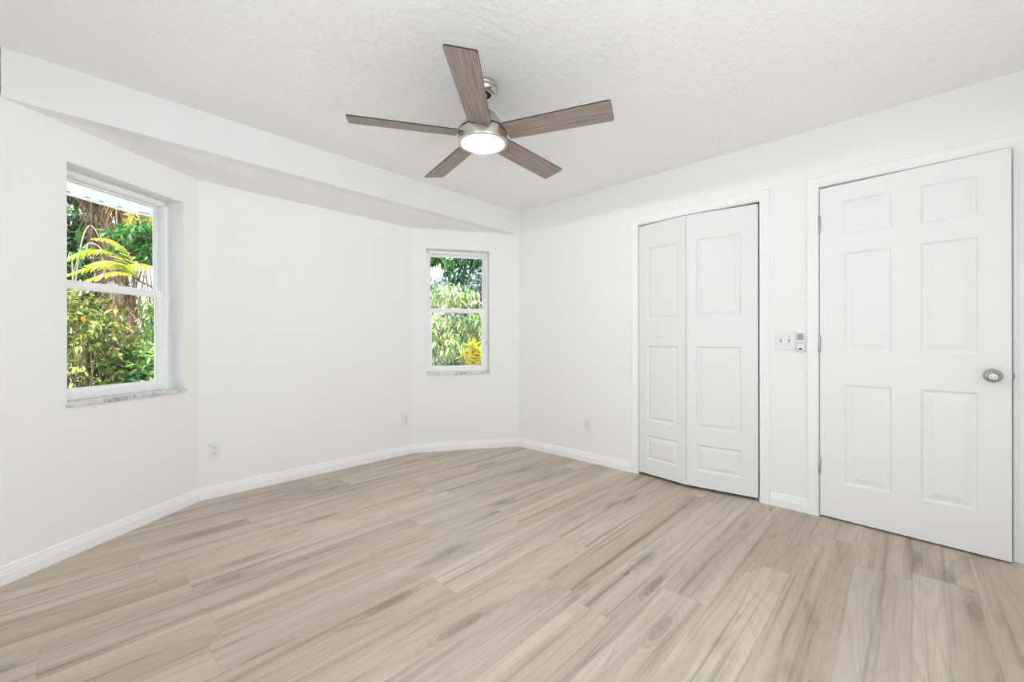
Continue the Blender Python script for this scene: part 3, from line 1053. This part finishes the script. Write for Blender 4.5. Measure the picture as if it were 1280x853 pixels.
def pick(pal):
    t = R.random() * sum(w for _, w in pal)
    for c, w in pal:
        t -= w
        if t <= 0: break
    j = R.uniform(0.82, 1.15)
    return tuple(min(0.95, max(0.0, v * j * R.uniform(0.94, 1.06))) for v in c)


def curve3(p0, p1, p2, k=8):
    p0, p1, p2 = Vector(p0), Vector(p1), Vector(p2)
    return [p0 * (1 - t) ** 2 + p1 * 2 * t * (1 - t) + p2 * t * t for t in [i / (k - 1) for i in range(k)]]


def shrub(name, label, cat, base, blobs, ll, lw, pal, droop=0.3, whorl=6, stem_n=14, twig=M_TWIG, bend=0.25, group=None, stem_r=0.012, spread=0.9, trunk_r=0.0):
    """blobs: (centre, radii, number of twigs)."""
    root = tag(empty(name, base), label, cat, group)
    lv, lines = Leaves(), []
    base = Vector(base)
    if trunk_r:
        top = Vector(blobs[0][0])
        lines.append((curve3(base, base.lerp(top, 0.5) + Vector((0.1, 0.05, 0.1)), top, 10), [trunk_r * (1 - 0.06 * i) for i in range(10)]))
    allt = []
    for (c, rad, nt_) in blobs:
        c = Vector(c)
        for _ in range(nt_):
            u = rv().normalized() * (R.random() ** 0.45)
            p = c + Vector((u.x * rad[0], u.y * rad[1], u.z * rad[2]))
            outd = (u + Vector((0, 0, 0.25))).normalized()
            allt.append((p, outd, c))
            ax = (outd * 0.5 + rv(0.5)).normalized()
            for k in range(whorl):
                d_ = (ax * 0.35 + rv(spread * 0.7) - Vector((0, 0, droop))).normalized()
                up = (Vector((0, 0, 1)) + rv(0.45)).normalized()
                s_ = R.uniform(0.7, 1.25)
                lv.add(p + ax * (R.uniform(-0.5, 0.5) * ll), d_, up, ll * s_, lw * s_ * R.uniform(0.85, 1.15), pick(pal), bend)
    for i in range(stem_n):
        p, o_, c = R.choice(allt)
        midp = base.lerp(p, 0.55) + rv(0.08) + Vector((0, 0, 0.15))
        lines.append((curve3(base + Vector((R.uniform(-.12, .12), R.uniform(-.12, .12), 0)), midp, p, 9), [stem_r * (1 - 0.09 * k) for k in range(9)]))
    for p, o_, c in R.sample(allt, min(len(allt), stem_n * 3)):
        q = p + (c - p) * R.uniform(0.3, 0.7) + rv(0.05)
        lines.append((curve3(q, (p + q) / 2 + rv(0.03), p, 4), stem_r * 0.35))
    tubes('stems', lines, twig, root, 6, base)
    lv.build('foliage', root, base)
    return root


def frond_leaves(lv, pts, ll, lw, n_, pal, droop=0.3, fold=0.6):
    L_ = len(pts) - 1
    for i in range(n_):
        t = 0.12 + 0.88 * i / (n_ - 1)
        f = t * L_; k = min(L_ - 1, int(f)); p = pts[k].lerp(pts[k + 1], f - k)
        tan = (pts[k + 1] - pts[k]).normalized()
        side = tan.cross(Vector((0, 0, 1))).normalized()
        s_ = math.sin(math.pi * min(0.96, 0.12 + 0.86 * t)) ** 0.6
        for sg in (-1, 1):
            d_ = side * sg + tan * fold - Vector((0, 0, droop)) + rv(0.06)
            lv.add(p, d_.normalized(), (Vector((0, 0, 1)) + rv(0.15)), ll * s_ * R.uniform(0.85, 1.1), lw * R.uniform(0.9, 1.1), pick(pal), 0.12)


G_DARK = [(lin(34, 74, 30), 3), (lin(52, 98, 40), 3), (lin(74, 122, 52), 2), (lin(24, 54, 30), 2)]
G_MID = [(lin(72, 130, 48), 3), (lin(96, 156, 62), 3), (lin(128, 178, 84), 2), (lin(48, 98, 40), 2)]
G_BRIGHT = [(lin(140, 186, 70), 3), (lin(176, 208, 92), 3), (lin(208, 226, 124), 2), (lin(92, 150, 56), 2)]
G_PALE = [(lin(206, 222, 150), 3), (lin(226, 232, 178), 3), (lin(150, 190, 110), 2), (lin(88, 142, 76), 2), (lin(240, 236, 200), 1)]
G_OLIVE = [(lin(128, 146, 66), 3), (lin(166, 176, 92), 3), (lin(92, 128, 56), 3), (lin(190, 180, 80), 1.2), (lin(206, 160, 60), 0.5), (lin(140, 110, 78), 0.7), (lin(196, 206, 130), 1.3)]
G_YEL = [(lin(232, 226, 42), 4), (lin(214, 222, 60), 3), (lin(190, 206, 54), 2), (lin(244, 238, 110), 1)]
G_BLUE = [(lin(66, 112, 86), 3), (lin(92, 140, 112), 3), (lin(44, 84, 64), 3), (lin(170, 200, 186), 1), (lin(130, 172, 150), 1.5)]
G_CROT = [(lin(250, 232, 20), 5), (lin(240, 214, 16), 3), (lin(250, 240, 80), 2), (lin(150, 160, 30), 1)]
G_CREAM = [(lin(236, 226, 120), 3), (lin(226, 222, 160), 2), (lin(150, 180, 70), 2), (lin(240, 214, 90), 1)]
BROWN = [(lin(150, 118, 88), 3), (lin(118, 90, 66), 3), (lin(184, 152, 118), 2), (lin(84, 64, 48), 2)]

# --- palm with a shaggy trunk and hanging dead fronds
base = (0.72, 8.70, -0.3)
palm = tag(empty('palm_tree', base), 'shaggy brown palm trunk hung with dead fronds outside the left window', 'palm tree')
pp = [(0.72, 8.70, -0.3), (0.70, 8.71, 0.1), (0.66, 8.74, 0.7), (0.62, 8.78, 1.2), (0.54, 8.86, 1.75), (0.45, 8.95, 2.3), (0.34, 9.08, 2.9), (0.22, 9.2, 3.5), (0.16, 9.27, 4.2), (0.12, 9.3, 4.8)]
pts = []
for i in range(len(pp) - 1):
    for k in range(8): pts.append(Vector(pp[i]).lerp(Vector(pp[i + 1]), k / 8))
pts.append(Vector(pp[-1]))
tubes('trunk', [(pts, [0.145 + 0.02 * math.sin(i * 1.9) + 0.012 * R.random() for i in range(len(pts))])], M_BARK, palm, 18, base, rough=0.13)
# old leaf bases on the trunk
lv = Leaves()
for _ in range(900):
    f = R.uniform(4, len(pts) - 2); k = int(f); p = pts[k].lerp(pts[k + 1], f - k)
    a_ = R.uniform(0, 2 * math.pi); o_ = Vector((math.cos(a_), math.sin(a_), 0))
    lv.add(p + o_ * 0.14, (o_ * 0.5 + Vector((0, 0, R.choice((1, -1)) * R.uniform(0.6, 1.4))) + rv(0.2)).normalized(), o_, R.uniform(0.12, 0.36), R.uniform(0.018, 0.045), pick(BROWN), 0.1)
lv.build('leaf_bases', palm, base)
for i in range(16):
    p0 = Vector((0.20, 9.15, 3.6)) + Vector((R.uniform(-.10, .18), R.uniform(-.15, .1), R.uniform(-0.2, 0.9)))
    a_ = math.radians(R.uniform(160, 380)); o_ = Vector((math.cos(a_), math.sin(a_), 0))
    reach = R.uniform(0.25, 0.75)
    p1 = p0 + o_ * reach * 1.1 + Vector((0, 0, 0.15)); p2 = p0 + o_ * reach * 1.05 + Vector((0, 0, -R.uniform(1.3, 2.4)))
    c_ = curve3(p0, p1, p2, 12)
    fr = tubes('dead_frond', [(c_, [0.022 - 0.0014 * k for k in range(12)])], M_TWIG, palm, 6, base)
    lv = Leaves(); frond_leaves(lv, c_, R.uniform(0.28, 0.5), 0.022, 40, BROWN, 1.3, 0.5)
    lv.build('dry_leaflets', fr, base)
for i in range(7):
    p0 = Vector((0.12, 9.3, 4.8)); a_ = math.radians(200 + i * 45 + R.uniform(-12, 12)); o_ = Vector((math.cos(a_), math.sin(a_), 0))
    c_ = curve3(p0, p0 + o_ * 1.0 + Vector((0, 0, 0.9)), p0 + o_ * 2.3 + Vector((0, 0, -1.1)), 14)
    fr = tubes('green_frond', [(c_, [0.024 - 0.0014 * k for k in range(14)])], M_TWIG, palm, 6, base)
    lv = Leaves(); frond_leaves(lv, c_, 0.55, 0.035, 60, G_MID, 0.7, 0.6)
    lv.build('leaflets', fr, base)

# --- young yellow-leaved palm in front of the trunk
base = (1.10, 6.70, -0.3)
yp = tag(empty('yellow_palm', base), 'yellow-green feather fronds leaning left across the upper pane of the left window', 'palm')
tubes('stem', [(curve3(base, (1.02, 6.62, 1.75), (0.58, 6.60, 1.80), 12), [0.024 - 0.001 * k for k in range(12)])], M_TWIG, yp, 8, base)
for (p1, p2) in (((0.40, 6.65, 2.15), (-0.05, 6.75, 1.78)), ((0.38, 6.75, 2.36), (0.02, 6.90, 2.02)), ((0.42, 6.4, 1.98), (0.10, 6.3, 1.70)), ((0.50, 6.7, 2.35), (0.22, 6.85, 2.28)),
                 ((0.62, 6.4, 2.1), (0.52, 6.0, 1.86)), ((0.40, 6.5, 2.1), (0.16, 6.45, 1.92))):
    c_ = curve3((0.58, 6.60, 1.80), p1, p2, 12)
    fr = tubes('frond', [(c_, [0.010 - 0.0006 * k for k in range(12)])], M_TWIG, yp, 6, base)
    lv = Leaves(); frond_leaves(lv, c_, 0.16, 0.030, 19, G_YEL + [(lin(176, 200, 70), 3), (lin(240, 240, 190), 1)], 0.35, 0.9)  # whitish tone in the palette paints highlights on some leaflets
    lv.build('leaflets', fr, base)

# --- arching bare canes at the left edge
base = (0.02, 7.2, -0.3)
cane = tag(empty('cane_plant', base), 'thin pale arching canes at the left edge of the left window', 'cane plant')
for (p1, p2) in (((-0.05, 7.2, 2.9), (0.34, 7.1, 2.12)), ((0.06, 7.15, 3.2), (0.28, 7.15, 2.3)), ((-0.2, 7.3, 2.8), (-0.02, 7.0, 2.35)), ((0.1, 7.2, 2.7), (0.0, 7.05, 2.0))):
    tubes('cane', [(curve3((0.02 + R.uniform(-.05, .05), 7.2, -0.3), p1, p2, 18), [0.008 - 0.0003 * k for k in range(18)])], simple('pale_cane', lin(214, 206, 176), 0.6), cane, 6, base)
lv = Leaves()
for _ in range(70):
    p = Vector((R.uniform(-.25, .2), R.uniform(7.0, 7.5), R.uniform(1.2, 2.6)))
    lv.add(p, (rv(0.6) + Vector((0, 0, 0.4))).normalized(), (0, -0.4, 1), R.uniform(0.2, 0.36), R.uniform(0.03, 0.06), pick(G_MID), 0.4)
lv.build('foliage', cane, base)

# --- broad-leaved green and cream shrubs, upper right of the left window
shrub('umbrella_shrub', 'mid-green broad-leaved shrub right of the palm trunk in the left window', 'shrub', (0.9, 7.2, -0.3),
      [((0.66, 7.15, 2.35), (0.34, 0.35, 0.24), 100), ((0.82, 7.15, 2.18), (0.28, 0.3, 0.16), 44)], 0.105, 0.044, G_MID + [(lin(60, 140, 70), 4)], 0.25, 7, 10, stem_r=0.016)
shrub('variegated_shrub', 'cream and yellow leaved shrub at the top right of the left window', 'shrub', (1.15, 7.9, -0.3),
      [((0.80, 7.75, 2.84), (0.30, 0.3, 0.16), 50)], 0.13, 0.032, G_CREAM, 0.3, 7, 8, stem_r=0.014)
# --- mixed thicket below
shrub('tangled_shrub', 'tangled olive and yellow shrub filling the lower left of the left window', 'shrub', (0.15, 6.35, -0.3),
      [((0.15, 6.30, 1.10), (0.42, 0.45, 0.50), 300), ((0.10, 6.35, 0.45), (0.50, 0.45, 0.45), 200), ((0.05, 6.5, 1.50), (0.28, 0.3, 0.22), 60)], 0.080, 0.030, G_OLIVE, 0.25, 6, 60, stem_r=0.011)
shrub('bright_shrub', 'bright yellow-green shrub right of the palm trunk, lower pane of the left window', 'shrub', (0.98, 7.4, -0.3),
      [((0.84, 7.40, 1.45), (0.20, 0.35, 0.36), 90), ((0.76, 6.95, 0.95), (0.26, 0.35, 0.42), 130)], 0.070, 0.028, G_BRIGHT, 0.2, 6, 20)
shrub('low_green_shrub', 'low mid-green shrub in front of the palm base, left window', 'shrub', (0.55, 6.3, -0.3),
      [((0.52, 6.25, 0.78), (0.36, 0.4, 0.34), 170), ((0.60, 6.1, 0.40), (0.4, 0.4, 0.4), 110)], 0.095, 0.036, G_MID + [(lin(176, 196, 110), 3), (lin(176, 120, 84), 0.8)], 0.25, 6, 20)
shrub('blue_green_shrub', 'blue-green long-leaved plant at the bottom right of the left window', 'shrub', (0.78, 6.0, -0.3),
      [((0.62, 6.0, 0.58), (0.22, 0.28, 0.20), 26)], 0.24, 0.050, G_BLUE + G_MID, 0.2, 6, 8, bend=0.45)
# --- background trees behind the left window
for (bx, by, bl_, lab, pal, nn) in ((-0.6, 12.5, [((-0.5, 12.3, 3.4), (1.1, 0.9, 1.3), 230), ((0.3, 12.6, 4.2), (1.0, 0.9, 1.0), 130), ((-0.2, 12.2, 1.9), (1.2, 0.9, 1.0), 300), ((-0.1, 11.6, 2.9), (0.7, 0.6, 0.7), 160)], 'dark green tree far behind the palm, left side of the left window', G_DARK, 0),
                                    (0.9, 12.8, [((0.75, 12.8, 4.3), (0.75, 0.8, 0.55), 110), ((0.6, 12.6, 1.2), (0.8, 0.8, 0.9), 150)], 'mid-green tree far behind the palm, centre of the left window', G_DARK + G_MID, 1),
                                    (1.9, 11.0, [((1.55, 10.9, 1.2), (0.5, 0.7, 0.8), 130), ((2.0, 11.0, 2.9), (0.55, 0.7, 0.5), 70)], 'light green tree at the right edge of the left window', G_BRIGHT + G_MID, 2)):
    shrub('garden_tree', lab, 'tree', (bx, by, -0.3), bl_, 0.19, 0.075, pal, 0.35, 6, 16, stem_r=0.03, group='garden trees', trunk_r=0.12)

# --- seen through the far window
shrub('drooping_tree', 'pale yellow-green tree with drooping leaves in the middle of the far window', 'tree', (4.9, 6.2, -0.3),
      [((4.72, 5.95, 1.88), (0.46, 0.5, 0.20), 80), ((4.55, 6.05, 1.20), (0.55, 0.5, 0.40), 190), ((5.05, 5.60, 1.35), (0.40, 0.4, 0.35), 110)], 0.135, 0.036, G_PALE, 0.85, 8, 14, stem_r=0.014, bend=0.35, trunk_r=0.02)
shrub('dark_hanging_tree', 'dark green tree with hanging foliage at the top right of the far window', 'tree', (7.6, 8.6, -0.3),
      [((7.2, 7.9, 3.0), (0.95, 0.9, 0.85), 260), ((6.6, 8.3, 3.4), (0.9, 0.8, 0.5), 120), ((7.2, 8.0, 1.9), (0.9, 0.9, 0.6), 120)], 0.20, 0.05, G_DARK + G_BLUE + [(lin(60, 130, 60), 6)], 1.0, 7, 14, stem_r=0.03, trunk_r=0.12)
shrub('background_hedge', 'blue-green hedge low behind the croton, far window', 'hedge', (5.7, 6.9, -0.3),
      [((5.45, 6.75, 0.60), (0.75, 0.5, 0.60), 170), ((6.3, 7.4, 1.1), (0.9, 0.5, 0.7), 130)], 0.14, 0.05, G_BLUE, 0.3, 6, 14)
shrub('overhanging_tree', 'green leaves hanging into the top left corner of the far window', 'tree', (3.6, 5.6, -0.3),
      [((3.36, 4.75, 2.22), (0.24, 0.22, 0.12), 40), ((3.55, 4.75, 2.24), (0.20, 0.22, 0.08), 14)], 0.10, 0.036, G_MID + G_DARK + [(lin(150, 120, 60), 1)], 0.9, 6, 4, stem_r=0.006)
# grey-blue small-leaved bush, upper middle right
shrub('silver_bush', 'silvery small-leaved bush behind the branch on the right of the far window', 'bush', (5.9, 6.2, -0.3),
      [((5.55, 6.05, 2.15), (0.34, 0.35, 0.34), 110)], 0.075, 0.05, [(lin(150, 178, 176), 3), (lin(96, 128, 122), 3), (lin(214, 228, 226), 1.5), (lin(56, 84, 76), 3)], 0.2, 7, 10, trunk_r=0.03)

shrub('haze_tree', 'tree with haze painted into its pale blue-green leaves, far behind the drooping leaves, left half of the far window', 'tree', (6.6, 9.3, -0.3),
      [((6.2, 8.9, 2.35), (0.75, 0.6, 0.42), 150), ((6.4, 9.0, 1.3), (0.9, 0.6, 0.7), 120)], 0.16, 0.055, [(lin(190, 214, 206), 3), (lin(146, 186, 170), 3), (lin(226, 236, 232), 2), (lin(104, 150, 128), 2)], 0.5, 7, 12, stem_r=0.02, trunk_r=0.06)  # pale bluish leaf colours stand in for haze over the view
br = tag(empty('bare_branch', (5.15, 5.05, -0.3)), 'pale forked tree limb at the right edge of the far window', 'tree limb')
tubes('trunk', [([(5.15, 5.05, -0.3), (5.12, 5.08, 0.6), (5.02, 5.10, 1.3), (4.90, 5.12, 1.75), (4.82, 5.14, 2.3), (4.84, 5.14, 3.0)], [0.07, 0.065, 0.06, 0.055, 0.05, 0.045])], M_BRANCH, br, 12, (5.15, 5.05, -0.3), 0.06)
tubes('limb', [([(4.98, 5.11, 1.45), (4.80, 5.18, 1.70), (4.66, 5.26, 1.74), (4.52, 5.36, 1.66)], [0.05, 0.045, 0.035, 0.02])], M_BRANCH, br, 10, (5.15, 5.05, -0.3), 0.06)

cr = tag(empty('croton_bush', (4.36, 4.98, -0.3)), 'bright yellow croton at the bottom right of the far window', 'bush')
lv = Leaves(); lines = []
for (hx, hy, hz, nn) in ((4.28, 4.90, 0.98, 34), (4.38, 4.84, 0.90, 30), (4.34, 4.88, 0.72, 30), (4.46, 4.80, 0.74, 26), (4.20, 4.95, 0.84, 18)):
    lines.append((curve3((4.36 + R.uniform(-.05, .05), 4.98, -0.3), (hx, hy, 0.2), (hx, hy, hz), 7), 0.012))
    for k in range(nn):
        a_ = R.uniform(0, 2 * math.pi); e_ = R.uniform(-0.2, 1.2)
        lv.add((hx, hy, hz + R.uniform(-0.12, 0.03)), (math.cos(a_) * math.cos(e_), math.sin(a_) * math.cos(e_), math.sin(e_)), (rv(0.3) + Vector((0, 0, 1))), R.uniform(0.13, 0.22), R.uniform(0.045, 0.065), pick(G_CROT), 0.35)
tubes('stems', lines, M_TWIG, cr, 6, (4.36, 4.98, -0.3)); lv.build('foliage', cr, (4.36, 4.98, -0.3))

fe = tag(empty('picket_fence', (5.84, 7.65, -0.3), math.radians(-36)), 'short weathered picket fence at the bottom left of the far window', 'fence')
for k in range(7):
    bm = bmesh.new()
    x0 = -0.40 + k * 0.115
    vs_ = [(x0, 0, 0), (x0 + 0.085, 0, 0), (x0 + 0.085, 0, 1.06), (x0 + 0.0425, 0, 1.12), (x0, 0, 1.06)]
    A_ = [bm.verts.new(v) for v in vs_]; B_ = [bm.verts.new((v[0], 0.02, v[2])) for v in vs_]
    bm.faces.new(A_); bm.faces.new(B_[::-1])
    for q in range(5): bm.faces.new((A_[q], A_[(q + 1) % 5], B_[(q + 1) % 5], B_[q]))
    bmobj('picket', bm, M_FENCE, fe)
for zz in (0.25, 0.85): box('rail', -0.42, 0.40, 0.021, 0.06, zz, zz + 0.08, M_FENCE, fe)
